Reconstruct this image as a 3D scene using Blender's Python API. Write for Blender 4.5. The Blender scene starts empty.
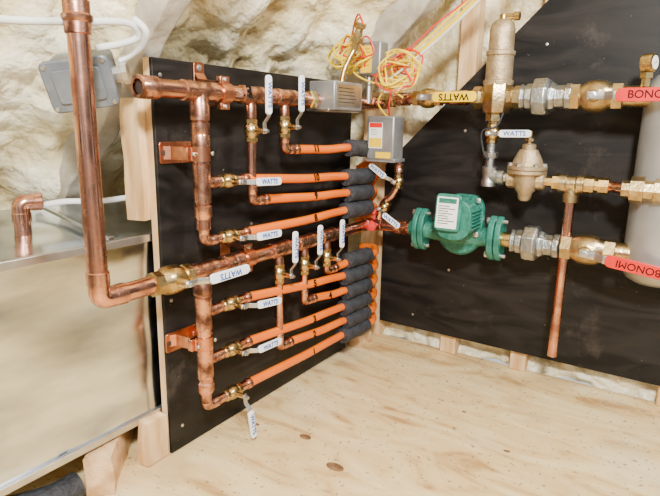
import bpy, bmesh, math
from mathutils import Vector, Matrix, noise
V=Vector
X=V((1,0,0));Y=V((0,1,0));Z=V((0,0,1))
scn=bpy.context.scene
WL={}
# ---------------------------------------------------------------- materials
def mat(name,c1,c2=None,metal=0.0,rough=0.5,scale=20,bump=0.0,bscale=60,stretch=(1,1,1),detail=4,lo=.35,hi=.65,r2=None,spec=.5):
    m=bpy.data.materials.new(name);m.use_nodes=True
    nt=m.node_tree;n=nt.nodes;l=nt.links
    b=n['Principled BSDF']
    b.inputs['Metallic'].default_value=metal
    b.inputs['Roughness'].default_value=rough
    b.inputs['Specular IOR Level'].default_value=spec
    tc=n.new('ShaderNodeTexCoord');mp=n.new('ShaderNodeMapping')
    mp.inputs['Scale'].default_value=stretch
    l.new(tc.outputs['Object'],mp.inputs['Vector'])
    b.inputs['Base Color'].default_value=(*c1,1)
    if c2:
        nz=n.new('ShaderNodeTexNoise');nz.inputs['Scale'].default_value=scale;nz.inputs['Detail'].default_value=detail
        l.new(mp.outputs[0],nz.inputs['Vector'])
        cr=n.new('ShaderNodeValToRGB')
        cr.color_ramp.elements[0].position=lo;cr.color_ramp.elements[1].position=hi
        cr.color_ramp.elements[0].color=(*c1,1);cr.color_ramp.elements[1].color=(*c2,1)
        l.new(nz.outputs['Fac'],cr.inputs[0]);l.new(cr.outputs[0],b.inputs['Base Color'])
        if r2 is not None:
            mr=n.new('ShaderNodeMapRange');mr.inputs['To Min'].default_value=rough;mr.inputs['To Max'].default_value=r2
            mr.inputs['From Min'].default_value=lo;mr.inputs['From Max'].default_value=hi
            l.new(nz.outputs['Fac'],mr.inputs['Value']);l.new(mr.outputs[0],b.inputs['Roughness'])
    if bump:
        n2=n.new('ShaderNodeTexNoise');n2.inputs['Scale'].default_value=bscale;n2.inputs['Detail'].default_value=5
        l.new(mp.outputs[0],n2.inputs['Vector'])
        bp=n.new('ShaderNodeBump');bp.inputs['Strength'].default_value=bump;bp.inputs['Distance'].default_value=.004
        l.new(n2.outputs['Fac'],bp.inputs['Height']);l.new(bp.outputs[0],b.inputs['Normal'])
    return m
COP=mat('copper',(.38,.165,.11),(.76,.39,.27),1,.36,26,.05,80,r2=.18,lo=.34,hi=.55)
COPD=mat('copper_fitting',(.15,.065,.04),(.72,.36,.24),1,.44,60,.1,90,r2=.24,lo=.38,hi=.58)
COPB=mat('copper_clamp',(.46,.17,.09),(.80,.36,.20),1,.36,40,.08,90,r2=.26)
BRASS=mat('brass',(.36,.24,.08),(.72,.53,.24),1,.36,50,.12,150,r2=.22)
BRASSL=mat('brass_aged',(.34,.24,.11),(.66,.51,.28),1,.40,45,.2,200,r2=.26)
TAN=mat('cast_bronze',(.36,.26,.14),(.52,.40,.24),.7,.48,60,.3,250)
GALV=mat('galvanised',(.30,.31,.31),(.56,.57,.56),1,.45,60,.3,150,r2=.28)
STEEL=mat('zinc_steel',(.50,.50,.50),(.65,.65,.64),1,.35,30)
GREYBOX=mat('grey_metal_box',(.22,.22,.215),(.34,.34,.33),.5,.38,20,.05,100)
DIECAST=mat('diecast_box',(.13,.15,.17),(.22,.24,.26),.4,.45,30,.15,120)
ORANGE=mat('orange_pex',(.78,.13,.0),(.86,.17,.0),0,.28,12)
INS=mat('black_foam',(.012,.013,.017),(.035,.037,.044),0,.7,60,.8,160)
WHITE=mat('white_vinyl',(.90,.93,.95),(.80,.85,.90),0,.3,60)
BLUE=mat('blue_ink',(.005,.06,.34),None,0,.5)
BLACKI=mat('black_ink',(.006,.006,.006),None,0,.6,spec=.1)
YEL=mat('yellow_vinyl',(.86,.55,.0),(.92,.62,.0),0,.3,40)
RED=mat('red_vinyl',(.60,.008,.008),(.70,.02,.018),0,.3,40)
REDD=mat('red_paint',(.5,.01,.02),(.65,.03,.03),0,.4,40)
GREEN=mat('green_enamel',(.010,.12,.085),(.035,.22,.16),.1,.36,60,.5,140)
YW=mat('yellow_wire',(.90,.64,.0),None,0,.35)
RW=mat('red_wire',(.70,.03,.015),None,0,.35)
CABLE=mat('white_cable',(.66,.68,.66),(.78,.78,.75),0,.45,20)
TANKM=mat('grey_tank_paint',(.36,.37,.37),(.46,.47,.47),.6,.35,15)
LUM=mat('lumber',(.56,.32,.13),(.82,.57,.30),0,.6,8,.3,60,(6,6,1))
LUMX=mat('lumber_along',(.48,.26,.11),(.78,.52,.27),0,.6,8,.3,60,(1,6,6))
LUMG=mat('rafter_coated',(.28,.24,.17),(.62,.57,.46),0,.7,14,1.0,40)
CREAM=mat('label_cream',(.86,.85,.80),None,0,.5)
KNOT=mat('knot_wood',(.10,.05,.02),(.28,.15,.07),0,.6,60)
DARKHOLE=mat('hole_shade_dark',(.03,.015,.01),None,0,.8)  # dark colour stands for shade inside the pipe end and screw holes

def ply_black():
    m=bpy.data.materials.new('black_stained_plywood');m.use_nodes=True
    nt=m.node_tree;n=nt.nodes;l=nt.links;b=n['Principled BSDF']
    tc=n.new('ShaderNodeTexCoord');mp=n.new('ShaderNodeMapping');mp.inputs['Scale'].default_value=(1.0,1.0,4)
    l.new(tc.outputs['Object'],mp.inputs['Vector'])
    nz=n.new('ShaderNodeTexNoise');nz.inputs['Scale'].default_value=6;nz.inputs['Detail'].default_value=9;nz.inputs['Distortion'].default_value=1.6
    l.new(mp.outputs[0],nz.inputs['Vector'])
    cr=n.new('ShaderNodeValToRGB');cr.color_ramp.elements[0].position=.35;cr.color_ramp.elements[1].position=.75
    cr.color_ramp.elements[0].color=(.005,.0045,.0045,1);cr.color_ramp.elements[1].color=(.024,.020,.017,1)
    l.new(nz.outputs['Fac'],cr.inputs[0])
    prev=cr.outputs[0]
    for sc,lo,hi,col,fac,det in((9,.58,.78,(.09,.073,.06),.7,10),(120,.755,.79,(.26,.21,.16),1,2)):
        n2=n.new('ShaderNodeTexNoise');n2.inputs['Scale'].default_value=sc;n2.inputs['Detail'].default_value=det;n2.inputs['Roughness'].default_value=.7
        l.new(tc.outputs['Object'],n2.inputs['Vector'])
        c2=n.new('ShaderNodeValToRGB');c2.color_ramp.elements[0].position=lo;c2.color_ramp.elements[1].position=hi
        c2.color_ramp.elements[1].color=(fac,fac,fac,1)
        l.new(n2.outputs['Fac'],c2.inputs[0])
        mx=n.new('ShaderNodeMixRGB');mx.inputs[2].default_value=(*col,1)
        l.new(c2.outputs[0],mx.inputs[0]);l.new(prev,mx.inputs[1]);prev=mx.outputs[0]
    l.new(prev,b.inputs['Base Color'])
    mr=n.new('ShaderNodeMapRange');mr.inputs['To Min'].default_value=.38;mr.inputs['To Max'].default_value=.6
    l.new(nz.outputs['Fac'],mr.inputs['Value']);l.new(mr.outputs[0],b.inputs['Roughness'])
    b.inputs['Specular IOR Level'].default_value=.22
    bp=n.new('ShaderNodeBump');bp.inputs['Strength'].default_value=.25;bp.inputs['Distance'].default_value=.002
    l.new(nz.outputs['Fac'],bp.inputs['Height']);l.new(bp.outputs[0],b.inputs['Normal'])
    return m
PBLK=ply_black()
def ply_floor():
    m=bpy.data.materials.new('floor_plywood');m.use_nodes=True
    nt=m.node_tree;n=nt.nodes;l=nt.links;b=n['Principled BSDF'];b.inputs['Roughness'].default_value=.5
    tc=n.new('ShaderNodeTexCoord');mp=n.new('ShaderNodeMapping');mp.inputs['Scale'].default_value=(1.2,3.6,1)
    mp.inputs['Rotation'].default_value=(0,0,.25)
    l.new(tc.outputs['Object'],mp.inputs['Vector'])
    nz=n.new('ShaderNodeTexNoise');nz.inputs['Scale'].default_value=4.5;nz.inputs['Detail'].default_value=10;nz.inputs['Distortion'].default_value=1.8
    l.new(mp.outputs[0],nz.inputs['Vector'])
    cr=n.new('ShaderNodeValToRGB');e=cr.color_ramp.elements
    e[0].position=.30;e[0].color=(.44,.24,.08,1);e[1].position=.66;e[1].color=(.82,.63,.32,1)
    k=e.new(.44);k.color=(.71,.49,.21,1)
    l.new(nz.outputs['Fac'],cr.inputs[0])
    def layer(prev,scale,lo,hi,col,fac=1,detail=4):
        n3=n.new('ShaderNodeTexNoise');n3.inputs['Scale'].default_value=scale;n3.inputs['Detail'].default_value=detail
        l.new(tc.outputs['Object'],n3.inputs['Vector'])
        c3=n.new('ShaderNodeValToRGB');c3.color_ramp.elements[0].position=lo;c3.color_ramp.elements[1].position=hi
        c3.color_ramp.elements[0].color=(0,0,0,1);c3.color_ramp.elements[1].color=(fac,fac,fac,1)
        l.new(n3.outputs['Fac'],c3.inputs[0])
        mx=n.new('ShaderNodeMixRGB');mx.inputs[2].default_value=(*col,1)
        l.new(c3.outputs[0],mx.inputs[0]);l.new(prev,mx.inputs[1]);return mx.outputs[0]
    o=layer(cr.outputs[0],5,.54,.74,(.88,.78,.53),.6)
    o=layer(o,8,.56,.74,(.40,.26,.12),.55,8)
    o=layer(o,150,.68,.72,(.20,.13,.08),.8,1)
    l.new(o,b.inputs['Base Color'])
    return m
def foam_mat():
    m=bpy.data.materials.new('spray_foam');m.use_nodes=True
    nt=m.node_tree;n=nt.nodes;l=nt.links;b=n['Principled BSDF'];b.inputs['Roughness'].default_value=.24
    b.inputs['Subsurface Weight'].default_value=.12
    b.inputs['Subsurface Radius'].default_value=(.02,.014,.006)
    b.inputs['Subsurface Scale'].default_value=.5
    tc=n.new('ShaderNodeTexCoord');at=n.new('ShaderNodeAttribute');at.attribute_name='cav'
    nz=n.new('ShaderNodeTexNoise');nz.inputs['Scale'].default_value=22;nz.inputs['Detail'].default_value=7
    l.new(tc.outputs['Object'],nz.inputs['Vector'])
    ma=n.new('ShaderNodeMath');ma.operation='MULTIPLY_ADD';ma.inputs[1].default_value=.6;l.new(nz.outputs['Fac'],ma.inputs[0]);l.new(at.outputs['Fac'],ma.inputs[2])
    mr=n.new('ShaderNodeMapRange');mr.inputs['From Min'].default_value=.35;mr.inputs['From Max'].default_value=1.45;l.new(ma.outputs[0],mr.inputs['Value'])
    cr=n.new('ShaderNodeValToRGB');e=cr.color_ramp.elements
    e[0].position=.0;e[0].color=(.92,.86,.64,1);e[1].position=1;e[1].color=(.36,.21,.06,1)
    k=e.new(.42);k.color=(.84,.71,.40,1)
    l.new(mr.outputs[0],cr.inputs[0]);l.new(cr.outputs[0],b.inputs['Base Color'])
    vo=n.new('ShaderNodeTexNoise');vo.inputs['Scale'].default_value=48;vo.inputs['Detail'].default_value=4;vo.inputs['Roughness'].default_value=.45
    l.new(tc.outputs['Object'],vo.inputs['Vector'])
    bp=n.new('ShaderNodeBump');bp.inputs['Strength'].default_value=1;bp.inputs['Distance'].default_value=.012
    l.new(vo.outputs['Fac'],bp.inputs['Height']);l.new(bp.outputs[0],b.inputs['Normal'])
    return m
FOAM=foam_mat();FLOORM=ply_floor()
def duct_mat():
    m=bpy.data.materials.new('sheet_metal');m.use_nodes=True
    nt=m.node_tree;n=nt.nodes;l=nt.links;b=n['Principled BSDF'];b.inputs['Metallic'].default_value=1
    tc=n.new('ShaderNodeTexCoord');mp=n.new('ShaderNodeMapping');mp.inputs['Scale'].default_value=(1,1.0,3.5)
    mp.inputs['Rotation'].default_value=(.35,0,0)
    l.new(tc.outputs['Object'],mp.inputs['Vector'])
    nz=n.new('ShaderNodeTexNoise');nz.inputs['Scale'].default_value=4.0;nz.inputs['Detail'].default_value=2
    l.new(tc.outputs['Object'],nz.inputs['Vector'])
    n2=n.new('ShaderNodeTexNoise');n2.inputs['Scale'].default_value=4;n2.inputs['Detail'].default_value=7
    l.new(mp.outputs[0],n2.inputs['Vector'])
    cr=n.new('ShaderNodeValToRGB');e=cr.color_ramp.elements
    e[0].position=.36;e[0].color=(.30,.33,.36,1);e[1].position=.62;e[1].color=(.78,.84,.90,1)  # pale and dark streaks in the colour imitate reflections on the metal
    l.new(n2.outputs['Fac'],cr.inputs[0]);l.new(cr.outputs[0],b.inputs['Base Color'])
    b.inputs['Roughness'].default_value=.20
    bp=n.new('ShaderNodeBump');bp.inputs['Strength'].default_value=1;bp.inputs['Distance'].default_value=.035
    l.new(nz.outputs['Fac'],bp.inputs['Height']);l.new(bp.outputs[0],b.inputs['Normal'])
    return m
DUCT=duct_mat()
# ---------------------------------------------------------------- mesh helpers
def frame(d):
    d=d.normalized();a=Z if abs(d.z)<.9 else X
    u=d.cross(a).normalized();w=d.cross(u).normalized()
    return u,w
def lathe(bm,o,d,prof,seg=22,cap=True,rot=0):
    d=d.normalized();u,w=frame(d);rings=[]
    for t,r in prof:
        rings.append([bm.verts.new(o+d*t+(u*math.cos(rot+2*math.pi*i/seg)+w*math.sin(rot+2*math.pi*i/seg))*max(r,1e-5)) for i in range(seg)])
    for a,b in zip(rings,rings[1:]):
        for i in range(seg):
            j=(i+1)%seg;bm.faces.new((a[i],a[j],b[j],b[i]))
    if cap:
        bm.faces.new(rings[0][::-1]);bm.faces.new(rings[-1])
def cyl(bm,a,b,r,seg=22,ch=0):
    a=V(a);b=V(b);L=(b-a).length
    lathe(bm,a,b-a,[(0,r),(L,r)],seg)
def sweep(bm,pts,r,seg=14,cap=True):
    pts=[V(p) for p in pts];n=len(pts)
    tg=[(pts[min(i+1,n-1)]-pts[max(i-1,0)]).normalized() for i in range(n)]
    u,_=frame(tg[0]);rings=[]
    for i,p in enumerate(pts):
        u=(u-tg[i]*u.dot(tg[i])).normalized();w=tg[i].cross(u)
        rings.append([bm.verts.new(p+(u*math.cos(2*math.pi*k/seg)+w*math.sin(2*math.pi*k/seg))*r) for k in range(seg)])
    for a,b in zip(rings,rings[1:]):
        for i in range(seg):
            j=(i+1)%seg;bm.faces.new((a[i],a[j],b[j],b[i]))
    if cap: bm.faces.new(rings[0][::-1]);bm.faces.new(rings[-1])
def fillet(pts,rad,n=8):
    pts=[V(p) for p in pts];out=[pts[0]]
    for i in range(1,len(pts)-1):
        a=pts[i-1]-pts[i];b=pts[i+1]-pts[i];k=min(rad,a.length*.49,b.length*.49)
        p0=pts[i]+a.normalized()*k;p1=pts[i]+b.normalized()*k
        for j in range(n+1):
            t=j/n
            h0=p0.lerp(pts[i],.55);h1=p1.lerp(pts[i],.55)
            out.append(p0*(1-t)**3+h0*3*t*(1-t)**2+h1*3*t*t*(1-t)+p1*t**3)
    out.append(pts[-1]);return out
def smooth(pts,n=8):
    pts=[V(p) for p in pts];P=[pts[0]]+pts+[pts[-1]];out=[]
    for i in range(1,len(P)-2):
        for j in range(n):
            t=j/n;a,b,c,d=P[i-1],P[i],P[i+1],P[i+2]
            out.append(.5*((2*b)+(c-a)*t+(2*a-5*b+4*c-d)*t*t+(3*b-a-3*c+d)*t**3))
    out.append(pts[-1]);return out
def extr(bm,o,xd,yd,pts,th):
    o=V(o);nd=xd.cross(yd).normalized()
    A=[bm.verts.new(o+xd*p[0]+yd*p[1]) for p in pts]
    B=[bm.verts.new(o+xd*p[0]+yd*p[1]+nd*th) for p in pts]
    bm.faces.new(A[::-1]);bm.faces.new(B);n=len(pts)
    for i in range(n):
        j=(i+1)%n;bm.faces.new((A[i],A[j],B[j],B[i]))
def rrect(w,h,r,n=5,cx=0,cy=0):
    out=[]
    for sx,sy,a0 in((1,1,0),(-1,1,90),(-1,-1,180),(1,-1,270)):
        for i in range(n+1):
            a=math.radians(a0+90*i/n);out.append((cx+sx*(w/2-r)+r*math.cos(a),cy+sy*(h/2-r)+r*math.sin(a)))
    return out
def ell(a,b,n=28,cx=0,cy=0): return [(cx+a*math.cos(2*math.pi*i/n),cy+b*math.sin(2*math.pi*i/n)) for i in range(n)]
def box(bm,lo,hi):
    lo=V(lo);hi=V(hi)
    extr(bm,lo,X,Y,[(0,0),(hi.x-lo.x,0),(hi.x-lo.x,hi.y-lo.y),(0,hi.y-lo.y)],hi.z-lo.z)
def rough_bm(bm,amp,sc,cuts=8):
    bmesh.ops.subdivide_edges(bm,edges=[e for e in bm.edges],cuts=cuts,use_grid_fill=True)
    for v in bm.verts:
        v.co+=noise.noise_vector(v.co*sc)*amp
def elbow(bm,c,din,dout,r,R=None,cup=.012,grow=1.13):
    c=V(c);R=R or r*1.5
    a=c-din*R;b=c+dout*R
    sweep(bm,fillet([a-din*.001,c,b+dout*.001],R,10),r*1.06,20)
    for p,d in((a,-din),(b,dout)):
        lathe(bm,p-d*.002,d,[(0,r*1.04),(.001,r*grow),(cup,r*grow),(cup+.001,r*1.02)],22)
def tee(bm,c,ax,br,r,rb=None,L=None,grow=1.15):
    c=V(c);rb=rb or r;L=L or r*2.1
    lathe(bm,c-ax*L,ax,[(0,r*1.02),(.001,r*grow),(L*.55,r*grow),(L*.7,r*1.1),(L*1.3,r*1.1),(L*1.45,r*grow),(2*L-.001,r*grow),(2*L,r*1.02)],24)
    lathe(bm,c,br,[(0,rb*1.08),(r*1.4,rb*1.1),(r*1.5,rb*grow),(r*1.2+L*.8,rb*grow),(r*1.2+L*.8+.001,rb*1.02)],24)
def coupling(bm,c,ax,r,L=.03,grow=1.14):
    c=V(c);lathe(bm,c-ax*L/2,ax,[(0,r*1.01),(.001,r*grow),(L*.45,r*grow),(L*.5,r*(grow-.06)),(L*.55,r*grow),(L-.001,r*grow),(L,r*1.01)],24)
def mk(name,bm,m,parent=None,bevel=0,smooth_ang=35,cav=None):
    bmesh.ops.recalc_face_normals(bm,faces=bm.faces)
    me=bpy.data.meshes.new(name)
    mn=V((1e9,)*3);mx=V((-1e9,)*3)
    for v in bm.verts:
        for i in range(3):
            mn[i]=min(mn[i],v.co[i]);mx[i]=max(mx[i],v.co[i])
    c=(mn+mx)/2
    for v in bm.verts:v.co-=c
    bm.to_mesh(me);bm.free()
    if cav:
        a=me.attributes.new('cav','FLOAT','POINT');a.data.foreach_set('value',cav)
    me.materials.append(m)
    me.polygons.foreach_set('use_smooth',[True]*len(me.polygons))
    me.set_sharp_from_angle(angle=math.radians(smooth_ang))
    ob=bpy.data.objects.new(name,me);scn.collection.objects.link(ob)
    WL[ob.name]=c
    if parent: ob.parent=parent;ob.location=c-WL[parent.name]
    else: ob.location=c
    if bevel:
        b=ob.modifiers.new('bevel','BEVEL');b.width=bevel;b.segments=2;b.limit_method='ANGLE'
    return ob
def tag(o,label,cat,group=None):
    o['label']=label;o['category']=cat
    if group:o['group']=group
    return o
def thing(name,loc,label,cat,group=None):
    e=bpy.data.objects.new(name,None);e.empty_display_size=.02;scn.collection.objects.link(e)
    e.location=loc;WL[e.name]=V(loc);return tag(e,label,cat,group)
def B():return bmesh.new()
def text(s,size,o,xd,nd,m,parent,name='lettering',bold=.02):
    cu=bpy.data.curves.new('t','FONT');cu.body=s;cu.size=size;cu.extrude=.0002;cu.align_x='CENTER';cu.align_y='CENTER';cu.offset=size*bold
    to=bpy.data.objects.new('t',cu);me=bpy.data.meshes.new_from_object(to)
    xd=xd.normalized();nd=nd.normalized();yd=nd.cross(xd)
    M=Matrix((xd,yd,nd)).transposed().to_4x4();M.translation=V(o)
    bm=B();bm.from_mesh(me);bm.transform(M)
    bpy.data.objects.remove(to);bpy.data.meshes.remove(me)
    return mk(name,bm,m,parent)
def lines(bm,o,xd,yd,w,n,dy,h=.0008):
    import random
    rr=random.Random(n)
    for i in range(n):
        ww=w*rr.uniform(.55,1);y=-i*dy
        extr(bm,V(o)+yd*y,xd,yd,[(0,0),(ww,0),(ww,h),(0,h)],.0002)
# ---------------------------------------------------------------- ball valve
def valve(c,ax,st,ld,r,L,lev,gripw,gm,tm,txt,label,group,grip0=.018,h=None,scale=1.0,body=BRASS,flip=False,name='ball_valve',step=.008):
    c=V(c);T=thing(name,c,label,'valve',group)
    bm=B();hw=L/2
    lathe(bm,c-ax*hw,ax,[(0,r*1.1),(.0015,r*1.32),(L*.2,r*1.32),(L*.2+.001,r*1.15)],6 if scale>1 else 8)
    lathe(bm,c+ax*hw,-ax,[(0,r*1.1),(.0015,r*1.32),(L*.2,r*1.32),(L*.2+.001,r*1.15)],6 if scale>1 else 8)
    lathe(bm,c-ax*L*.32,ax,[(0,r*1.1),(L*.08,r*1.25),(L*.16,r*1.5),(L*.32,r*1.58),(L*.48,r*1.5),(L*.56,r*1.25),(L*.64,r*1.1)],24)
    mk('valve_body',bm,body,T)
    h=h or r*1.5+.010
    bm=B();lathe(bm,c+st*r*1.1,st,[(0,r*.62),(h-r*1.1-.003,r*.55),(h-r*1.1,r*.4)],16);mk('stem',bm,body,T)
    top=c+st*h
    sd=st.cross(ld).normalized()
    bm=B();w=gripw*.62
    def strip(bm,path,w,th):
        rows=[]
        for i,p in enumerate(path):
            rows.append([bm.verts.new(p+sd*w/2),bm.verts.new(p-sd*w/2),bm.verts.new(p-sd*w/2+st*th),bm.verts.new(p+sd*w/2+st*th)])
        for a,b in zip(rows,rows[1:]):
            for i in range(4):
                j=(i+1)%4;bm.faces.new((a[i],a[j],b[j],b[i]))
        bm.faces.new(rows[0][::-1]);bm.faces.new(rows[-1])
    strip(bm,[top-ld*w*.6,top+ld*grip0*.5,top+ld*grip0*.9+st*step,top+ld*(lev-.006)+st*step],w,.0016)
    lv=mk('lever',bm,STEEL,T,bevel=.0004)
    bm=B();lathe(bm,top+st*.0012,st,[(0,w*.5),(.004,w*.5),(.0045,w*.35),(.007,w*.33)],6);mk('nut',bm,STEEL,T)
    gl=lev-grip0
    bm=B()
    o=top+ld*(grip0+gl/2)+st*(step-.0012)
    pts=rrect(gl,gripw,gripw*.42,5)
    extr(bm,o,ld,st.cross(ld),pts,.0042)
    g=mk('grip',bm,gm,lv,bevel=.0007)
    if txt:
        xd=-ld if flip else ld
        if len(txt)<6: text(txt,gripw*.92,o+st*.0045,xd,st,tm,g)
        else: text(txt,gripw*.80,o+st*.0045+ld*.004,xd,st,tm,g,bold=.0)
    return T
# ================================================================ SETTING
def struct(o,name=None):
    o['kind']='structure';return o
bm=B();box(bm,(-.66,-1.75,-.02),(1.3,.03,0));fl=struct(mk('floor',bm,FLOORM))
n_up=V((-1,0,1)).normalized();sl=V((1,0,1)).normalized()
def fnoise(p):
    q=p+noise.noise_vector(p*9)*.03
    a=noise.noise(q*5)*.5+.5
    # rounded pillows with creases between (cell pattern)
    dd,_=noise.voronoi(q*11,distance_metric='DISTANCE',exponent=2.5)
    b=min(1,dd[0]/.75)**2
    de,_=noise.voronoi(q*27+V((4,1,7)),distance_metric='DISTANCE',exponent=2.5)
    c=min(1,de[0]/.75)**2
    d=noise.noise(q*55)*.5+.5
    return .046*a+.026*b+.012*c+.004*d
RAF=[-1.14,-.60,-.075]
bm=B();NU,NY=300,310;rows=[];cav=[]
for i in range(NU+1):
    x=-.64+i/NU*1.9;row=[]
    for j in range(NY+1):
        y=-1.75+j/NY*1.83
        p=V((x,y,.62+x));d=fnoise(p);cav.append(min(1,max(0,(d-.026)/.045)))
        dr=min(abs(y-q) for q in RAF)
        d+= .055*min(1,max(0,(dr-.02)/.07))-.016
        row.append(bm.verts.new(p+n_up*d))
    rows.append(row)
for a,b in zip(rows,rows[1:]):
    for j in range(NY): bm.faces.new((a[j],a[j+1],b[j+1],b[j]))
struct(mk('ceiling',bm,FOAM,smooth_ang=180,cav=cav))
bm=B();rows=[];cav=[]
for i in range(301):
    x=-.66+i/300*1.96;row=[]
    for j in range(201):
        z=(j/200)**1.5*1.95
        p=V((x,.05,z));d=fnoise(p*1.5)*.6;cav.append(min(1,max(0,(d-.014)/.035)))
        f=max(0,1-z/.10)
        row.append(bm.verts.new(V((x,.044+d*(1+f*.6)-.042*f,z-.005))))
    rows.append(row)
for a,b in zip(rows,rows[1:]):
    for j in range(200): bm.faces.new((a[j],a[j+1],b[j+1],b[j]))
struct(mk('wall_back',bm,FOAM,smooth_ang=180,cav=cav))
for k,y in enumerate(RAF):
    bm=B();a=V((-.34,y-.018,.282));u=sl
    dp=.032 if k==2 else .006
    extr(bm,a-n_up*dp,u,n_up,[(0,0),(2.1,0),(2.1,.055+dp),(0,.055+dp)],-.036)
    bmesh.ops.subdivide_edges(bm,edges=[e for e in bm.edges if e.calc_length()>1],cuts=160)
    for v in bm.verts: v.co+=noise.noise_vector(v.co*26)*.005
    o=mk('rafter',bm,LUMG,bevel=.004);tag(o,'sloped roof rafter coated in overspray foam','rafter','roof rafters')
for x0,x1,z0,z1,lab in((.185,.222,.0,.79,'pale lumber stud behind the black plywood, foam beside it'),(-.035,.026,0,.58,'pale corner stud beside black plywood panel'),(.345,.378,0,.9,'pale lumber stud behind the black plywood'),(.62,.655,0,1.1,'pale lumber stud behind the black plywood')):
    bm=B();box(bm,(x0,.0135,z0),(x1,.05,z1));tag(mk('stud',bm,LUM,bevel=.002),lab,'stud','gable wall studs')
bm=B()
extr(bm,V((0,0.012,0)),X,Z,[(.033,.047),(1.25,.045),(1.25,1.60),(.354,.737),(.068,.455),(.033,.42)],.0125)
pb=tag(mk('plywood_panel',bm,PBLK,bevel=.001),'black-stained plywood backboard cut diagonally under sloped roof','plywood panel')
bm=B();box(bm,(-.015,-.613,.002),(0,-.100,.592))
pa=tag(mk('plywood_panel',bm,PBLK,bevel=.001),'black-stained plywood backboard standing on the floor beside sheet-metal duct','plywood panel')
bm=B();box(bm,(-.0165,-.6142,.002),(-.0052,-.6132,.592));
mk('raw_edge',bm,LUM,pa)
bm=B();box(bm,(-.056,-.626,.37),(-.017,-.575,.540));rough_bm(bm,.003,20,5);tag(mk('lumber_block',bm,LUM),'vertical pale lumber offcut behind black panel edge','lumber')
bm=B();box(bm,(-.056,-.16,0.0),(-.017,-.112,.54));tag(mk('lumber_block',bm,LUM,bevel=.002),'vertical pale lumber strip behind far panel edge','lumber')
bm=B();box(bm,(.0,-.085,0.0),(.03,-.03,.028));tag(mk('lumber_block',bm,LUMX,bevel=.002),'small pale lumber block on floor under orange tubes','lumber')
for y,z in((-.60,.57),(-.60,.25),(-.36,.56),(-.2,.36),(-.45,.03),(-.14,.56),(-.59,.04),(-.42,.34)):
    bm=B();lathe(bm,V((0,y,z)),X,[(0,.0030),(.001,.0026),(.0014,.001)],12);tag(mk('screw',bm,STEEL),'steel screw head in black panel','screw','panel screws')
for x,z in((.215,.50),(.36,.66),(.36,.25),(.12,.08),(.2,.2)):
    bm=B();lathe(bm,V((x,-.0005,z)),-Y,[(0,.0030),(.001,.0026),(.0014,.001)],12);tag(mk('screw',bm,STEEL),'steel screw head in black panel','screw','panel screws')
# duct
T=thing('air_duct',(-.12,-.85,.075),'galvanised sheet-metal duct box beside black plywood panel','duct')
def grid_face(bm,p00,p10,p01,p11,nu,nv,amp,nrm):
    rows=[]
    for i in range(nu+1):
        r=[]
        for j in range(nv+1):
            s,t=i/nu,j/nv
            p=p00*(1-s)*(1-t)+p10*s*(1-t)+p01*(1-s)*t+p11*s*t
            e=min(s,1-s,t,1-t)*6;e=min(1,e)
            r.append(bm.verts.new(p+nrm*amp*e*(noise.noise(p*7)-.6)))
        rows.append(r)
    for a,b in zip(rows,rows[1:]):
        for j in range(nv): bm.faces.new((a[j],a[j+1],b[j+1],b[j]))
bm=B()
xf,xb=-.024,-.215;zt,zk,zb=.345,.378,.070;ys=[-1.25,-.30]
a0,a1=V((xf,ys[0],zb)),V((xf,ys[1],zb));b0,b1=V((xf,ys[0],zt)),V((xf,ys[1],zt))
c0,c1=V((xb,ys[0],zk)),V((xb,ys[1],zk));d0,d1=V((xb,ys[0],zb)),V((xb,ys[1],zb))
grid_face(bm,a0,a1,b0,b1,60,24,.009,X)
grid_face(bm,b0,b1,c0,c1,60,14,.006,Z)
grid_face(bm,d0,d1,c0,c1,8,4,0,X);grid_face(bm,a0,a1,d0,d1,8,4,0,Z)
grid_face(bm,a0,d0,b0,c0,8,8,0,Y);grid_face(bm,a1,d1,b1,c1,8,8,0,Y)
bmesh.ops.remove_doubles(bm,verts=bm.verts,dist=.0001)
mk('duct_body',bm,DUCT,T)
bm=B();box(bm,(xf-.003,-1.25,.339),(xf+.004,-.30,.350));mk('seam_flange',bm,STEEL,T,bevel=.001)
bm=B();box(bm,(xf-.002,-1.25,.065),(xf+.005,-.30,.076));mk('seam_flange',bm,STEEL,T,bevel=.001)
bm=B();extr(bm,V((xf-.001,-.68,.350)),V((-.155,0,.027)).normalized(),Z,[(0,0),(.18,0),(.18,.005),(0,.005)],.010);mk('seam_flange',bm,DUCT,T,bevel=.001)
def scrap(c,L,w,h,ang,lab,m=LUMX,tilt=0,amp=.0025):
    c=V(c);u=V((math.cos(ang),math.sin(ang),tilt)).normalized();w_=V((-math.sin(ang),math.cos(ang),0));n_=u.cross(w_)
    bm=B();extr(bm,c-n_*h/2,u,w_,[(-L/2,-w/2),(L/2,-w/2),(L/2,w/2),(-L/2,w/2)],h);rough_bm(bm,amp,24,6)
    return tag(mk('lumber_scrap',bm,m),lab,'lumber','rough lumber scraps')
scrap((-.125,-.535,.031),.17,.04,.060,.10,'pale rough lumber cross piece beneath duct')
scrap((-.080,-.655,.030),.22,.036,.058,-.80,'long angled rough framing piece under the metal duct',LUMX,0,.004)
scrap((-.012,-.637,.036),.020,.04,.070,.1,'upright cut lumber end against the black panel',LUM)
bm=B();sweep(bm,smooth([(-.16,-1.0,.021),(-.075,-.88,.021),(-.030,-.80,.021),(-.025,-.755,.021)]),.019,18);tag(mk('pipe_insulation',bm,INS),'black foam insulated pipe lying on the floor','pipe insulation')
for x,y,r in((.141,-.453,.011),(.226,-.493,.015),(.52,-.42,.009),(.43,-.30,.005),(.05,-.47,.005),(.33,-.22,.004),(.40,-.5,.006)):
    bm=B();extr(bm,V((x,y,.0001)),X,Y,ell(r,r*.6),.0004);k=mk('knot',bm,KNOT,fl)
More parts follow.
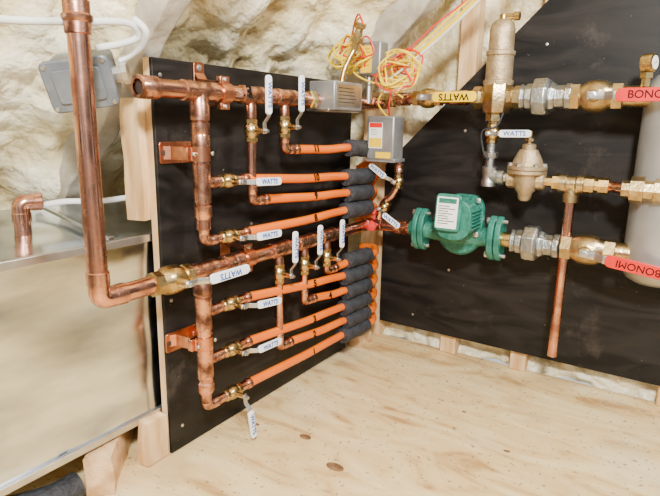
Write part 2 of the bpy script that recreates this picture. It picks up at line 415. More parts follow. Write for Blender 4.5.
# ================================================================ LEFT RISER
YR=-.748;R0=.0118;ZM=.300;ZT=.549
T=thing('copper_riser_pipe',(.05,YR,ZM),'large vertical copper pipe turning horizontally into the lower manifold','pipe')
bm=B();cyl(bm,(.05,YR,ZM+.018),(.05,YR,.664),R0);mk('pipe',bm,COP,T)
bm=B();elbow(bm,(.05,YR,ZM),-Z,Y,R0,.020,.016);mk('elbow',bm,COP,T)
bm=B();lathe(bm,V((.05,YR,.598)),Z,[(0,R0),(.001,R0*1.18),(.012,R0*1.18),(.015,R0*1.36),(.019,R0*1.38),(.021,R0*1.18),(.034,R0*1.18),(.035,R0)],26);mk('flared_fitting',bm,COPD,T)
bm=B();cyl(bm,(.05,YR+.02,ZM),(.05,-.668,ZM),R0);mk('pipe',bm,COP,T)
valve((.05,-.640,ZM),Y,X,Y,R0*1.08,.066,.108,.0140,WHITE,BLUE,'WATTS','brass ball valve with white lever on the main copper pipe','manifold ball valves',grip0=.030,h=.034,flip=True)
# ================================================================ UPPER MANIFOLD
RM=.0118;RH=.0108;RD=.0072;YH=-.578;xP=.05
T=thing('copper_manifold',(xP,YH,ZT),'upper copper manifold with tees and vertical header on black panel','manifold','copper manifolds')
def P(a,b,r,T,m=COP):
    bm=B();cyl(bm,a,b,r);return mk('pipe',bm,m,T)
P((xP,-.655,ZT),(xP,-.09,ZT),RM,T)
bm=B();lathe(bm,V((xP,-.676,ZT)),Y,[(0,RM*.8),(0,RM*1.15),(.001,RM*1.2),(.026,RM*1.2),(.028,RM)],24,cap=False);mk('end_cup',bm,COPD,T)
bm=B();lathe(bm,V((xP,-.672,ZT)),Y,[(0,RM*.82),(.002,RM*.82)],24);mk('opening_shade_disc',bm,DARKHOLE,T)  # dark disc across the hollow end, its inner shade painted as colour
bm=B();tee(bm,(xP,YH,ZT),Y,-Z,RM,RM,.030);mk('tee',bm,COPD,T)
YD1,YD2=-.474,-.393
for yy in(YD1,YD2):
    bm=B();tee(bm,(xP,yy,ZT),Y,-Z,RM,RD,.024);mk('tee',bm,COPD,T)
P((xP,YH,ZT),(xP,YH,.36),RH,T)
bm=B();coupling(bm,(xP,YH,.492),Z,RH,.034,1.2);mk('coupling',bm,COPD,T)
bm=B();tee(bm,(xP,YH,.425),Z,Y,RH,RD,.028);mk('tee',bm,COPD,T)
bm=B();lathe(bm,V((xP,YH,.395)),-Z,[(0,RH),(.002,RH*1.2),(.016,RH*1.2),(.024,RD*1.2),(.036,RD*1.1)],22);mk('reducer',bm,COPD,T)
bm=B();elbow(bm,(xP,YH,.342),-Z,Y,RD,.013);mk('elbow',bm,COPD,T)
P((xP,YH,.342+.012),(xP,YH,.38),RD,T)
P((xP,YH,.425),(xP,-.49,.425),RD,T);P((xP,YH+.015,.342),(xP,-.49,.342),RD,T)
for yy,ze in((YD1,.389),(YD2,.466)):
    P((xP,yy,ZT-.02),(xP,yy,ze+.012),RD,T)
    bm=B();elbow(bm,(xP,yy,ze),-Z,Y,RD,.013);mk('elbow',bm,COPD,T)
    P((xP,yy+.012,ze),(xP,yy+.035,ze),RD,T)
nd0=V((.9,-.15,.22)).normalized()
def num(s,size,c,ax,r,T,nd=nd0):
    nd=(nd-ax*nd.dot(ax)).normalized()
    text(s,size,V(c)+nd*(r+.0008),ax,nd,BLACKI,T,name='marker_number',bold=.04)
num('3',.026,(xP,-.492,ZT),Y,RM*1.15,T)
G='manifold ball valves'
def wv(c,ax,ld,lev=.082,**k):
    return valve(c,ax,X,ld,RD,.036,lev,.0118,WHITE,BLUE,'WATTS',k.pop('label','small brass ball valve with white blue-lettered lever on copper branch'),G,grip0=.024,h=.026,**k)
wv((xP,YD1,.497),Z,Z,lev=.080,flip=True);wv((xP,YD2,.503),Z,Z,lev=.080,flip=True)
wv((xP,-.528,.425),Y,(Y-Z*.05).normalized());wv((xP,-.528,.342),Y,(Y-Z*.04).normalized())
# ================================================================ LOWER MANIFOLD
YL=-.584
T=thing('copper_manifold',(xP,YL,ZM),'lower copper manifold with tees and vertical header on black panel','manifold','copper manifolds')
P((xP,-.61,ZM),(xP,-.09,ZM),RM,T)
bm=B();tee(bm,(xP,YL,ZM),Y,-Z,RM,RM,.026);mk('tee',bm,COPD,T)
bm=B();coupling(bm,(xP,-.522,ZM),Y,RM,.040,1.22);mk('coupling',bm,COPD,T)
YE=[-.408,-.335,-.262];ZE=[.122,.186,.230]
for yy in YE:
    bm=B();tee(bm,(xP,yy,ZM),Y,-Z,RM,RD,.024);mk('tee',bm,COPD,T)
P((xP,YL,ZM),(xP,YL,.12),RH,T)
for zz in(.236,.160):
    bm=B();tee(bm,(xP,YL,zz),Z,Y,RH,RD,.026);mk('tee',bm,COPD,T)
    P((xP,YL,zz),(xP,-.49,zz),RD,T)
bm=B();lathe(bm,V((xP,YL,.128)),-Z,[(0,RH),(.002,RH*1.2),(.014,RH*1.2),(.022,RD*1.2),(.034,RD*1.1)],22);mk('reducer',bm,COPD,T)
bm=B();elbow(bm,(xP,YL,.086),-Z,Y,RD,.013);mk('elbow',bm,COPD,T)
P((xP,YL+.012,.086),(xP,-.49,.086),RD,T)
for yy,ze in zip(YE,ZE):
    P((xP,yy,ZM-.02),(xP,yy,ze+.012),RD,T)
    bm=B();elbow(bm,(xP,yy,ze),-Z,Y,RD,.013);mk('elbow',bm,COPD,T)
    P((xP,yy+.012,ze),(xP,yy+.030,ze),RD,T)
for yy in YE: wv((xP,yy,.257),Z,Z,lev=.078,flip=True)
wv((xP,-.528,.236),Y,(Y-Z*.12).normalized());wv((xP,-.528,.160),Y,(Y-Z*.05).normalized())
wv((xP,-.528,.086),Y,(-Z+Y*.15).normalized(),lev=.075,label='small brass ball valve with white lever hanging down near the floor')
def hanger(yc,zc,vert,pw,ph,dz,label):
    c=V((xP,yc,zc));T=thing('pipe_hanger',(0,yc,zc+dz),label,'pipe clamp','copper pipe hangers')
    bm=B();extr(bm,V((.0006,yc,zc+dz)),Y,Z,rrect(pw,ph,.004,4),.003);pl=mk('wall_plate',bm,COPB,T,bevel=.0005)
    for s in(-1,1):
        o=V((.0036,yc+(s*pw*.38 if pw>ph else 0),zc+dz+(s*ph*.36 if ph>=pw else 0)))
        bm=B();lathe(bm,o,X,[(0,.0048),(.001,.0045),(.0018,.002)],12);mk('screw',bm,DARKHOLE if (s<0) else STEEL,pl)  # dark one is an empty screw hole, its shade put into the colour
    rr=(RH if vert else RM)
    ax=Z if vert else Y;sd=Y if vert else Z
    bm=B();w=.018
    path=[]
    for i in range(17):
        a=math.pi*(.5+i/16)
        path.append((xP+rr*1.3*math.cos(a),rr*1.3*math.sin(a)))
    path=[(.004,rr*2.4),(.010,rr*1.7)]+path+[(.010,-rr*1.7),(.004,-rr*2.4)]
    rows=[]
    for i,(px,ps) in enumerate(path):
        a=V((px,yc,zc))+sd*ps
        q0=path[max(i-1,0)];q1=path[min(i+1,len(path)-1)]
        t=V((q1[0]-q0[0],q1[1]-q0[1]));nrm=V((t.y,-t.x)).normalized()*.0016
        o2=X*nrm.x+sd*nrm.y
        rows.append([bm.verts.new(a-ax*w/2),bm.verts.new(a+ax*w/2),bm.verts.new(a+ax*w/2+o2),bm.verts.new(a-ax*w/2+o2)])
    for a,b in zip(rows,rows[1:]):
        for i in range(4):
            j=(i+1)%4;bm.faces.new((a[i],a[j],b[j],b[i]))
    bm.faces.new(rows[0][::-1]);bm.faces.new(rows[-1])
    mk('strap',bm,COPB,T)
    c=V((xP,yc,zc))
    bm=B();lathe(bm,c-ax*.010,ax,[(0,rr*1.02),(0,rr*1.20),(.020,rr*1.20),(.020,rr*1.02)],26,cap=False);mk('ring',bm,COPB,T)
    for s in(-1,1):
        bm=B();extr(bm,c+sd*s*rr*1.45-X*.004,ax,sd,rrect(.018,.011,.001,2),.008);er=mk('ear',bm,COPB,T,bevel=.0006)
        bm=B();lathe(bm,c+sd*s*rr*1.55+X*.003,X,[(0,.003),(.003,.003),(.004,.0018)],8);mk('screw',bm,STEEL,er)
hanger(YH,.466,True,.064,.030,0,'copper bell hanger clamp with screw holes holding upper header')
hanger(YL,.190,True,.064,.030,-.004,'copper bell hanger clamp with screw holes holding lower header')
hanger(-.532,ZT,False,.020,.060,.014,'flat copper clamp plate above upper manifold on panel')
hanger(-.488,ZM,False,.022,.070,-.004,'flat copper clamp plate behind the lower manifold')
# ================================================================ ORANGE TUBES
tubes=[(YD2+.030,.466,.462,'11'),(-.492,.425,.405,'10'),(YD1+.030,.389,.372,'9'),(-.492,.342,.339,'8'),
       (YE[2]+.028,.230,.233,'6'),(-.492,.236,.200,'5'),(YE[1]+.028,.186,.167,'4'),(-.492,.160,.134,'3'),(YE[0]+.028,.122,.102,'2'),(-.492,.086,.073,'1')]
for k,(y0,z0,z1,nn_) in enumerate(tubes):
    up=k<4
    if up: tail=[(xP,-.10,z1),(.046,-.072,z1-.006),(.02,-.048,z1-.03),(-.012,-.045,z1-.05)]
    else: tail=[(xP+.004,-.10,z1),(xP+.004,-.072,z1),(.036,-.048,z1+.004),(.0,-.042,z1-.0)]
    p1=V((xP,-.16,z1+.002));p0=V((xP,y0,z0))
    mid=p0.lerp(p1,.5)-Z*.002
    pts=smooth([p0,p0.lerp(p1,.25)-Z*.001,mid,p0.lerp(p1,.75),p1]+[V(t) for t in tail],6)
    bm=B();sweep(bm,pts,.0076,16)
    T=tag(mk('plastic_tube',bm,ORANGE),'orange plastic heating tube running from copper fitting into black sleeve','tube','orange heating tubes')
    bm=B();d=(pts[1]-pts[0]).normalized();lathe(bm,p0-d*.004,d,[(0,.0083),(.001,.0090),(.009,.0090),(.010,.008)],20);mk('crimp_ring',bm,COPD,T)
    yy=max(y0+.05,-.31);tt=(yy-y0)/(p1.y-y0);q=p0.lerp(p1,tt)-Z*.002
    num(nn_,.0175,q,(p1-p0).normalized(),.0076,T)
    y_a=-.200 if k%2 else -.192
    bm=B();a=V((xP,y_a,z1+.0015));b=V((xP+(0 if up else .003),-.104,z1-(.002 if up else 0)))
    L=(b-a).length;ra=.0172
    prof=[(0,.0095),(.001,ra-.001),(L*.15,ra),(L*.4,ra-.0012),(L*.6,ra+.0004),(L*.85,ra-.0008),(L-.001,ra-.001),(L,.0095)]
    lathe(bm,a,b-a,prof,20);tag(mk('pipe_insulation',bm,INS),'black foam insulation sleeve around orange tube','pipe insulation','black tube sleeves')
# ================================================================ CORNER, TOP RUN ON PANEL B
YB=-.09;RB=.0115
T=thing('copper_pipe_run',(.06,YB,ZT),'copper elbow and pipe joining upper manifold to brass air separator','pipe')
bm=B();elbow(bm,(xP,YB,ZT+.004),Y,X,RM,.018);mk('elbow',bm,COPD,T)
bm=B();lathe(bm,V((.072,YB,.558)),X,[(0,RB),(.002,RB*1.35),(.022,RB*1.35),(.024,RB*1.1),(.03,RB*1.1)],6);mk('hex_adapter',bm,BRASS,T)
P((.08,YB,.560),(.285,YB,.562),RB,T)
bm=B();coupling(bm,(.117,YB,.560),X,RB,.026);mk('coupling',bm,COPD,T)
bm=B();coupling(bm,(.232,YB,.561),X,RB,.034,1.2);mk('coupling',bm,COPD,T)
valve((.168,YB,.561),X,-Y,X,.0122,.060,.112,.0185,YEL,BLACKI,'WATTS','brass ball valve with yellow lever beside the air separator','panel ball valves',grip0=.028,h=.036,flip=True,scale=2)
T=thing('air_separator',(.303,YB,.561),'brass air separator with tall bronze vent float chamber','air separator')
bm=B();lathe(bm,V((.258,YB,.561)),X,[(0,.016),(.002,.0205),(.016,.0205),(.018,.018),(.074,.018),(.076,.0205),(.090,.0205),(.092,.016)],6,rot=.5)
lathe(bm,V((.303,YB,.532)),Z,[(0,.018),(.002,.024),(.02,.028),(.045,.028),(.055,.026)],8);mk('separator_body',bm,BRASSL,T,bevel=.001)
bm=B();lathe(bm,V((.303,YB,.582)),Z,[(0,.0255),(.004,.0265),(.008,.0265),(.010,.0235),(.050,.0235),(.052,.0255),(.058,.0255),(.060,.022),(.096,.022),(.106,.019),(.112,.012),(.114,.0)],32);mk('float_chamber',bm,TAN,T)
bm=B();lathe(bm,V((.303,YB,.690)),Z,[(0,.007),(.012,.007),(.014,.004)],16);lathe(bm,V((.303,YB,.698)),X,[(0,.0055),(.018,.0055),(.019,.0075),(.028,.0075),(.029,.005)],14);mk('vent_cap',bm,BRASS,T)
def union(x0,z,lab):
    T=thing('pipe_union',(x0,YB,z),lab,'pipe union','galvanised unions')
    bm=B();lathe(bm,V((x0,YB,z)),X,[(0,.016),(.001,.0225),(.005,.0225),(.006,.0205),(.010,.0205),(.011,.0235),(.022,.0235),(.024,.018)],8,rot=.2);mk('tailpiece',bm,GALV,T,bevel=.001)
    bm=B();lathe(bm,V((x0+.021,YB,z)),X,[(0,.024),(.002,.030),(.004,.0325),(.024,.0335),(.027,.031),(.030,.027)],8,rot=.35);mk('union_nut',bm,GALV,T,bevel=.0012)
    bm=B();lathe(bm,V((x0+.049,YB,z)),X,[(0,.024),(.004,.0255),(.010,.0225),(.012,.0200),(.026,.0200),(.027,.0225),(.036,.0225),(.038,.017)],8,rot=.2);mk('tailpiece',bm,GALV,T,bevel=.001)
union(.345,.561,'grey galvanised pipe union between air separator and brass valve')
RBV=.0170
valve((.468,YB,.561),X,-Y,X,RBV,.082,.125,.0205,RED,BLACKI,'BONOMI','large brass ball valve with red lettered lever at tank top','panel ball valves',grip0=.034,h=.040,scale=2,body=BRASSL)
T=thing('copper_pipe_run',(.06,YB,ZM),'copper elbow with red handled drain joining lower manifold to green pump','pipe')
bm=B();elbow(bm,(xP,YB,ZM),Y,X,RM,.018);mk('elbow',bm,COPD,T)
P((xP+.01,YB,ZM),(.160,YB,ZM),RM,T)
bm=B();coupling(bm,(.125,YB,ZM),X,RM,.028,1.25);mk('coupling',bm,COPD,T)
bm=B();lathe(bm,V((.068,YB-.010,ZM)),-Y,[(0,.005),(.014,.005),(.015,.011),(.022,.011),(.023,.007)],8);mk('red_cap',bm,REDD,T)
bm=B();lathe(bm,V((.060,YB-.002,ZM+.010)),Z,[(0,.005),(.012,.005),(.013,.011),(.022,.011),(.023,.007)],8);mk('red_cap',bm,REDD,T)
# pump
T=thing('circulator_pump',(.245,YB,.30),'green cast circulator pump with flanges and white nameplate','pump')
def flange(x,th):
    bm=B()
    pts=[]
    for i in range(36):
        a=2*math.pi*i/36;pts.append((.026*math.cos(a)*(1-.25*abs(math.sin(a))**3),.043*math.sin(a)))
    extr(bm,V((x,YB,.302)),Y,Z,pts,th)
    f=mk('flange',bm,GREEN,T,bevel=.002)
    for s in(-1,1):
        bm=B();lathe(bm,V((x-.007,YB,.302+s*.033)),X,[(0,.0065),(.006,.0068),(.007,.0035),(.026,.0035)],6);mk('bolt',bm,STEEL,f)
    return f
flange(.157,.011);flange(.1695,.012);flange(.311,.012);flange(.3245,.011)
bm=B();lathe(bm,V((.146,YB,.302)),X,[(0,.0155),(.010,.018),(.012,.015)],20);mk('inlet_hub',bm,GREEN,T)
bm=B()
lathe(bm,V((.178,YB,.302)),X,[(0,.020),(.006,.0175),(.03,.019),(.05,.023),(.09,.025),(.115,.020),(.128,.0175),(.136,.020)],24)
lathe(bm,V((.252,YB+.030,.306)),-Y,[(0,.032),(.006,.044),(.034,.046),(.040,.044),(.044,.040)],34)
mk('volute',bm,GREEN,T)
mo=V((.264,YB-.012,.342))
bm=B();extr(bm,mo,X,Z,rrect(.076,.082,.026,7),.012)
extr(bm,mo-Y*.012,X,Z,rrect(.064,.072,.028,7),.046)
extr(bm,mo-Y*.058,X,Z,rrect(.068,.076,.028,7),.010)
for i in range(6):
    extr(bm,mo+V((-.015+i*.006,-.012,.033)),X,-Y,[(-.001,0),(.001,0),(.001,.046),(-.001,.046)],-.007)
for i in range(6):
    extr(bm,mo+V((.029,-.012,-.016+i*.0065)),Z,-Y,[(-.001,0),(.001,0),(.001,.046),(-.001,.046)],.007)
mk('motor_housing',bm,GREEN,T,bevel=.002)
for sx in(-1,1):
    for sz in(-1,1):
        bm=B();lathe(bm,mo+V((sx*.029,-.012,sz*.032)),-Y,[(0,.0055),(.006,.0055),(.007,.003)],6);mk('bolt',bm,STEEL,T)
nb=V((.08,-1,.10)).normalized();bx=X-nb*X.dot(nb);bx.normalize();by=nb.cross(bx)
bo=V((.255,YB-.066,.353))
bm=B();extr(bm,bo,bx,by,rrect(.048,.068,.008),.022);tb=mk('terminal_box',bm,GREEN,T,bevel=.002)
bm=B();extr(bm,bo+nb*.0222-bx*.001,bx,by,rrect(.039,.057,.002),.0006);npz=mk('nameplate',bm,CREAM,tb)
bm=B();lines(bm,bo+nb*.0230+bx*-.017+by*.011,bx,by,.031,8,.0045,.0014);mk('printed_lines',bm,BLACKI,npz)
bm=B();extr(bm,bo+nb*.0230+by*.0215-bx*.001,bx,by,rrect(.033,.009,.001),.0003);mk('printed_band',bm,GREEN,npz)
P2=thing('threaded_nipple',(.345,YB,.302),'brass threaded nipple between green pump and grey union','pipe fitting')
bm=B();lathe(bm,V((.334,YB,.302)),X,[(0,.0145),(.021,.0145)],22);mk('nipple',bm,BRASS,P2)
union(.352,.302,'grey galvanised pipe union between green pump and brass valve')
valve((.484,YB,.303),X,-Y,V((1,0,-.12)).normalized(),RBV,.088,.125,.0205,RED,BLACKI,'BONOMI','large brass ball valve with red lettered lever at tank bottom','panel ball valves',grip0=.034,h=.040,scale=2,body=BRASSL,flip=True)
# tank
XT,YT,RT=.592,-.060,.056
T=thing('hydraulic_separator_tank',(XT,YT,.25),'grey painted vertical steel tank with side connections and air vent','tank')
bm=B();lathe(bm,V((XT,YT,.252)),Z,[(0,.02),(.003,.036),(.010,.048),(.02,.054),(.03,.056),(.32,.056),(.332,.052),(.342,.042),(.346,.02)],48);mk('tank_shell',bm,TANKM,T)
for z in(.303,.561):
    bm=B();lathe(bm,V((.508,YB+.010,z)),X,[(0,.017),(.045,.017)],24);mk('nozzle',bm,BRASSL,T)
bm=B();lathe(bm,V((XT,YT,.594)),Z,[(0,.012),(.02,.012),(.022,.018),(.026,.018),(.028,.014)],8);mk('vent_base',bm,BRASS,T)
G2=thing('pressure_gauge',(.540,YB,.600),'small round brass gauge above the top valve, seen edge-on','gauge')
bm=B();lathe(bm,V((.537,YB,.575)),Z,[(0,.007),(.012,.007),(.013,.010),(.022,.010)],6);mk('stem',bm,BRASS,G2)
gc=V((.540,YB-.002,.611));gn=V((1,-.35,.05)).normalized()
bm=B();lathe(bm,gc-gn*.012,gn,[(0,.008),(.002,.0145),(.018,.0145),(.019,.0115)],32);gb=mk('gauge_case',bm,BRASS,G2)
bm=B();lathe(bm,gc+gn*.0068,gn,[(0,.0105),(.0006,.0105)],32);gd=mk('dial',bm,CREAM,gb)
gu,gw=frame(gn)
bm=B();extr(bm,gc+gn*.0078,(gu+gw*.6).normalized(),gn.cross((gu+gw*.6).normalized()),[(-.003,-.0007),(.008,0),(-.003,.0007)],.0003);mk('needle',bm,BLACKI,gb)
T=thing('makeup_water_line',(.300,YB,.45),'grey galvanised drop pipe with tee and cable under air separator','pipe')
bm=B();lathe(bm,V((.300,YB,.535)),-Z,[(0,.012),(.002,.015),(.016,.015),(.018,.009),(.03,.009)],6);mk('reducer',bm,BRASS,T)
bm=B();cyl(bm,(.300,YB,.48),(.300,YB,.43),.0085);mk('pipe',bm,GALV,T)
bm=B();lathe(bm,V((.300,YB,.452)),Z,[(0,.0125),(.003,.014),(.010,.014),(.012,.011)],20);tee(bm,(.300,YB,.418),Z,X,.0115,.0115,.019,1.22);mk('tee',bm,GALV,T)
bm=B();cyl(bm,(.318,YB,.418),(.340,YB,.418),.0095);mk('nipple',bm,STEEL,T)
valve((.300,YB,.497),Z,-Y,(X+Z*.02).normalized(),.0085,.036,.078,.0125,WHITE,BLUE,'WATTS','small brass valve with white lever on grey drop pipe','panel ball valves',grip0=.022,h=.026)
T=thing('pressure_reducing_valve',(.368,YB,.415),'bronze pressure reducing valve with bell-shaped bonnet and bolted flange','pressure regulator')
bm=B();lathe(bm,V((.334,YB,.416)),X,[(0,.012),(.002,.016),(.014,.016),(.016,.013),(.022,.017),(.034,.019),(.046,.017),(.052,.013),(.054,.016),(.066,.016),(.068,.012)],8)
lathe(bm,V((.368,YB,.378)),Z,[(0,.007),(.004,.011),(.014,.013),(.02,.018),(.034,.021),(.050,.024)],24);mk('regulator_body',bm,TAN,T)
bm=B();lathe(bm,V((.368,YB,.427)),Z,[(0,.031),(.001,.0345),(.006,.0345),(.007,.032),(.008,.0345),(.014,.0345),(.015,.028),(.026,.0245),(.038,.0185),(.043,.016),(.044,.012),(.052,.012),(.054,.008)],32);mk('bonnet',bm,TAN,T)
for i in range(6):
    a=i*math.pi/3+.2;bm=B();lathe(bm,V((.368+.0295*math.cos(a),YB+.0295*math.sin(a),.441)),Z,[(0,.0045),(.005,.0045),(.006,.0025)],6);mk('bolt',bm,STEEL,T)
bm=B();lathe(bm,V((.368,YB,.481)),Z,[(0,.0045),(.022,.0045),(.023,.003)],12);lathe(bm,V((.368,YB,.485)),Z,[(0,.0085),(.005,.0085)],6);mk('adjusting_screw',bm,BRASS,T)
T=thing('drain_drop_pipe',(.446,YB,.415),'brass tee with long open copper pipe hanging below','pipe')
bm=B();lathe(bm,V((.402,YB,.416)),X,[(0,.009),(.012,.009),(.013,.015),(.024,.015),(.025,.011)],8);mk('adapter',bm,BRASS,T)
bm=B();tee(bm,(.446,YB,.415),X,-Z,.0125,.0105,.021,1.3);mk('tee',bm,BRASSL,T)
bm=B();lathe(bm,V((.446,YB,.396)),-Z,[(0,.0088),(.302,.0088),(.302,.0076),(.285,.0076)],22,cap=False);mk('pipe',bm,COP,T)
bm=B();lathe(bm,V((.466,YB,.415)),X,[(0,.012),(.001,.0155),(.016,.0155),(.017,.011),(.022,.011),(.023,.0145),(.038,.0145),(.039,.0095)],8);mk('adapter',bm,BRASS,T)
bm=B();sweep(bm,smooth([(.50,YB,.415),(.512,YB-.004,.415),(.524,YB-.014,.415),(.54,YB-.026,.415)]),.0095,18);mk('pipe',bm,COP,T)
bm=B();lathe(bm,V((.526,YB-.030,.415)),X,[(0,.011),(.001,.014),(.012,.014),(.013,.021),(.032,.022),(.033,.016),(.045,.016),(.046,.020),(.062,.020)],8);mk('hex_adapter',bm,BRASSL,T)
# ================================================================ CORNER BOXES
T=thing('flow_switch',(.055,-.27,.555),'grey metal flow switch box mounted on the upper manifold','switch box')
bm=B();box(bm,(.034,-.302,.533),(.088,-.208,.582));mk('switch_cover',bm,GREYBOX,T,bevel=.002)
bm=B();box(bm,(.032,-.308,.530),(.080,-.202,.535));mk('base_plate',bm,STEEL,T,bevel=.001)
bm=B();extr(bm,V((.0882,-.255,.558)),Y,Z,rrect(.082,.038,.003),.0004);lb=mk('metal_label',bm,STEEL,T)
bm=B();lines(bm,V((.0888,-.290,.570)),Y,Z,.06,5,.006,.0012);mk('printed_lines',bm,BLACKI,lb)
for y in(-.322,-.196):
    bm=B();lathe(bm,V((xP,y-.008,ZT)),Y,[(0,.014),(.002,.0165),(.016,.0165),(.018,.014)],6);mk('hex_adapter',bm,BRASS,T)
T=thing('control_box',(.10,YB-.02,.48),'grey electrical control box with red and yellow warning label','electrical box')
bm=B();box(bm,(.062,YB-.050,.440),(.122,YB-.005,.526));cb=mk('box_cover',bm,GREYBOX,T,bevel=.003)
bm=B();box(bm,(.059,YB-.048,.436),(.125,YB-.002,.443));mk('box_lip',bm,GREYBOX,T,bevel=.001)
bm=B();extr(bm,V((.082,YB-.0503,.488)),X,Z,rrect(.030,.050,.001),.0004);lb=mk('warning_label',bm,CREAM,cb)
bm=B();extr(bm,V((.082,YB-.0508,.508)),X,Z,rrect(.028,.009,.001),.0003);mk('red_band',bm,RED,lb)
bm=B();extr(bm,V((.082,YB-.0508,.474)),X,Z,rrect(.028,.018,.001),.0003);mk('yellow_band',bm,YEL,lb)
bm=B();lines(bm,V((.071,YB-.0510,.499)),X,Z,.020,3,.0045);mk('printed_lines',bm,BLACKI,lb)
bm=B();extr(bm,V((.100,YB-.0503,.450)),X,Z,rrect(.034,.012,.001),.0004);mk('yellow_label',bm,YEL,cb)
yb=-.135
T=thing('relay_box',(.07,yb,.64),'small grey relay box with yellow label and loose wires','electrical box')
bm=B();box(bm,(.046,yb-.02,.603),(.094,yb+.012,.664));rb=mk('box_cover',bm,GREYBOX,T,bevel=.003)
bm=B();extr(bm,V((.064,yb-.0203,.632)),X,Z,rrect(.024,.050,.001),.0004);lb=mk('yellow_label',bm,YEL,rb)
bm=B();lines(bm,V((.055,yb-.0208,.650)),X,Z,.018,6,.006);mk('printed_lines',bm,BLACKI,lb)
bm=B();cyl(bm,(.06,yb+.0,.55),(.06,yb+.0,.604),.007);mk('mounting_stem',bm,STEEL,T)
T=thing('conduit_connector',(.086,-.22,.66),'brass conduit connector rising above grey flow switch','connector')
bm=B();d=V((.3,-.1,1)).normalized();lathe(bm,V((.080,-.225,.640)),d,[(0,.007),(.012,.007),(.013,.012),(.022,.012),(.024,.008),(.036,.007),(.038,.011),(.046,.011)],8);mk('connector_body',bm,BRASS,T)
bm=B();sweep(bm,smooth([(.065,-.245,.580),(.068,-.240,.605),(.075,-.230,.630),(.082,-.225,.645)]),.005,12);mk('conduit',bm,BRASS,T)
T=thing('copper_bypass_pipe',(.105,YB,.40),'small copper pipe curving from control box to the lower manifold','pipe')
bm=B();sweep(bm,fillet([(.112,YB,.437),(.112,YB,.375),(.075,YB,.345),(.068,YB,.312)],.03,10),.0075,16);mk('pipe',bm,COP,T)
bm=B();coupling(bm,(.112,YB,.422),Z,.0075,.018,1.25);mk('coupling',bm,COPD,T)
valve((.112,YB,.395),Z,-Y,V((-.85,0,.55)).normalized(),RD,.030,.062,.012,WHITE,BLUE,'WATTS','small valve with tilted white lever near the corner',G,grip0=.018,h=.022,flip=True)
valve((.082,YB-.002,.338),V((.6,0,.8)),-Y,V((.85,0,-.5)).normalized(),RD,.030,.062,.012,WHITE,BLUE,'WATTS','small valve with tilted white lever above the lower manifold',G,grip0=.018,h=.024)
# ================================================================ WIRES
def wire(pts,m,lab,r=.0017,grp='loose control wires',n=7):
    bm=B();sweep(bm,smooth(pts,n),r,8);return tag(mk('wire',bm,m),lab,'wire',grp)
import random
rn=random.Random(11)
def tangle(cx,cy,cz,R,k,m,lab,N,sx=1.0,sz=1.0):
    pts=[]
    ph=rn.random()*6;ecc=rn.uniform(.6,1.1);dx=rn.uniform(-.014,.014);dz=rn.uniform(-.014,.014)
    for i in range(N):
        a=ph+i*1.05;rr=R*rn.uniform(.5,1.25)
        pts.append((cx+dx+rr*math.cos(a)*sx,cy+rn.uniform(-.018,.012)-k*.004,cz+dz+rr*math.sin(a)*sz*ecc))
    return wire(pts,m,lab,.0017)
for k in range(6):
    r_=k in(2,)
    tangle(.030,-.150,.636,.034,k,RW if r_ else YW,('red' if r_ else 'yellow')+' control wire loop beside relay box',9+k)
for k in range(7):
    r_=k in(1,5)
    tangle(.126,-.130,.608,.032,k,RW if r_ else YW,('red' if r_ else 'yellow')+' control wire coil near the corner boxes',9+k,1.15)
wire([(.100,-.232,.680),(.085,-.225,.70),(.06,-.20,.68),(.045,-.17,.65),(.05,-.155,.62),(.09,-.15,.60),(.12,-.14,.615)],RW,'red wire from brass connector to relay box')
wire([(.102,-.232,.680),(.08,-.215,.695),(.05,-.19,.67),(.030,-.165,.63),(.05,-.16,.60),(.10,-.15,.585),(.13,-.14,.60)],YW,'yellow wire from brass connector to relay box')
base=[(.105,-.125,.60),(.14,-.125,.627),(.197,-.120,.671),(.26,-.118,.722),(.33,-.11,.785),(.42,-.10,.88)]
for k,(m,r,dz,lab) in enumerate(((YW,.0060,0,'thick yellow cable rising to the sloped roof'),(YW,.0024,.009,'yellow wire rising to the sloped roof'),(RW,.0017,.014,'red wire rising to the sloped roof'),(CABLE,.0022,-.010,'white wire rising to the sloped roof'))):
    wire([(x-dz*.4+.002*math.sin(i*2+k),y-.006*k+.003*math.sin(i+k*2),z+dz*(.6+.5*math.sin(i*1.3+k)**2)) for i,(x,y,z) in enumerate(base)],m,lab,r)
wire([(.095,YB-.03,.525),(.085,YB-.050,.550),(.10,YB-.055,.575),(.115,YB-.045,.60)],YW,'yellow control wire entering control box')
wire([(.10,YB-.03,.525),(.112,YB-.055,.55),(.118,YB-.055,.58)],RW,'red control wire entering control box')
wire([(.32,YB-.01,.535),(.315,YB-.03,.51),(.290,YB-.03,.50),(.292,YB-.02,.465),(.30,YB-.014,.45)],INS,'thin black cable beside the grey drop pipe',.0018)
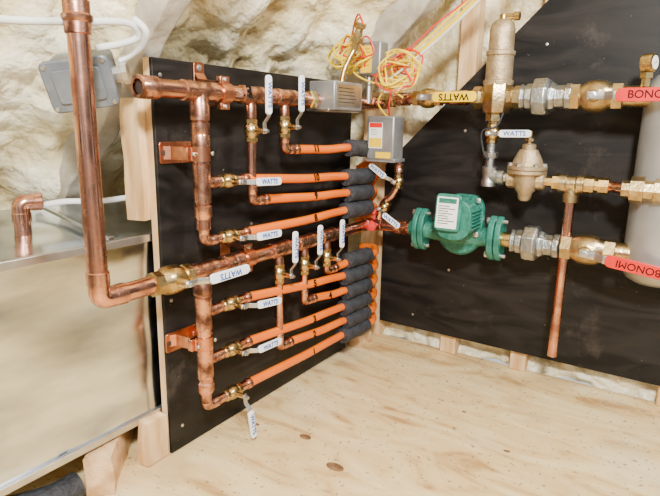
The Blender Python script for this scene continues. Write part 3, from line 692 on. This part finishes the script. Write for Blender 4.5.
# ================================================================ UPPER LEFT
c=V((-.018,-.705,.553))
nn=V((.62,-.62,-.30)).normalized();xx=(Y-nn*Y.dot(nn)).normalized();xx=(xx+Z*.50);xx=(xx-nn*xx.dot(nn)).normalized();yy=nn.cross(xx)
T=thing('junction_box',c,'grey die-cast weatherproof junction box fixed to foam roof','junction box')
bm=B();extr(bm,c-nn*.045,xx,yy,rrect(.074,.056,.008),.048);mk('box_body',bm,DIECAST,T,bevel=.003)
bm=B();extr(bm,c+nn*.003,xx,yy,rrect(.080,.062,.008),.008);cv=mk('cover',bm,DIECAST,T,bevel=.002)
bm=B();extr(bm,c+nn*.011,xx,yy,rrect(.056,.040,.005),.003);mk('raised_panel',bm,DIECAST,cv,bevel=.001)
for s in(-1,1):
    for q in(-1,1):
        bm=B();lathe(bm,c+nn*.011+xx*s*.034-yy*q*.025,nn,[(0,.003),(.002,.0025)],10);mk('screw',bm,STEEL,cv)
bm=B();lathe(bm,c-nn*.018+xx*.036,xx,[(0,.010),(.010,.010),(.011,.013),(.018,.013)],8);mk('cable_connector',bm,STEEL,T)
def cable(pts,r,lab):
    bm=B();sweep(bm,smooth(pts,8),r,12);return tag(mk('cable',bm,CABLE),lab,'cable','white electrical cables')
cable([(.03,-.90,.600),(.018,-.811,.606),(.026,-.74,.614),(.034,-.675,.622),(.030,-.655,.610),(.020,-.672,.600),(.008,-.70,.592)],.0042,'white electrical cable looping along foam roof')
cable([(.034,-.663,.628),(.044,-.655,.615),(.028,-.648,.600),(.008,-.650,.590),(-.002,-.662,.582)],.0042,'white electrical cable bending into junction box')
cable([(-.125,-.715,.392),(-.12,-.68,.395),(-.10,-.64,.393),(-.09,-.60,.395)],.0042,'pale cable running behind copper stub above duct')
T=thing('copper_stub_pipe',(-.12,-.735,.362),'short copper elbow stub rising out of sheet-metal duct','pipe')
bm=B();elbow(bm,(-.12,-.742,.400),Z,(Y*.8+X*.3).normalized(),.0105,.015);cyl(bm,(-.12,-.742,.352),(-.12,-.742,.39),.0105);mk('elbow',bm,COP,T)
# ================================================================ LIGHT, WORLD, CAMERA
w=bpy.data.worlds.new('w');scn.world=w;w.use_nodes=True
nt=w.node_tree;n=nt.nodes;l=nt.links
bg=n['Background'];bg.inputs[1].default_value=.66
tc=n.new('ShaderNodeTexCoord');nz=n.new('ShaderNodeTexNoise');nz.inputs['Scale'].default_value=2.2;nz.inputs['Detail'].default_value=2
l.new(tc.outputs['Generated'],nz.inputs['Vector'])
cr=n.new('ShaderNodeValToRGB');e=cr.color_ramp.elements;e[0].position=.44;e[0].color=(.12,.11,.10,1);e[1].position=.56;e[1].color=(1.35,1.36,1.36,1)
l.new(nz.outputs['Fac'],cr.inputs[0]);l.new(cr.outputs[0],bg.inputs[0])
def area(loc,tgt,size,e,col):
    L=bpy.data.lights.new('lamp','AREA');L.energy=e;L.size=size;L.color=col
    o=bpy.data.objects.new('area_lamp',L);scn.collection.objects.link(o);o.location=loc
    o.rotation_euler=(V(tgt)-V(loc)).to_track_quat('-Z','Y').to_euler();return o
area((.80,-1.32,1.02),(.2,-.2,.25),.12,38,(1,.985,.95))
area((1.1,-.50,1.15),(.3,-.3,.2),.18,13,(1,.98,.94))
cam=bpy.data.cameras.new('camera');co=bpy.data.objects.new('camera',cam);scn.collection.objects.link(co)
cam.sensor_width=36;cam.lens=546/660*36;cam.clip_start=.01
Xc=V((.8334,-.1373,.5353));Yc=V((.5522,.1761,-.8149));Zc=V((.0176,.9747,.2226))
M=Matrix((Xc,Yc,Zc)).to_4x4()
M.translation=V((.619,-1.116,.51))
co.matrix_world=M
scn.camera=co
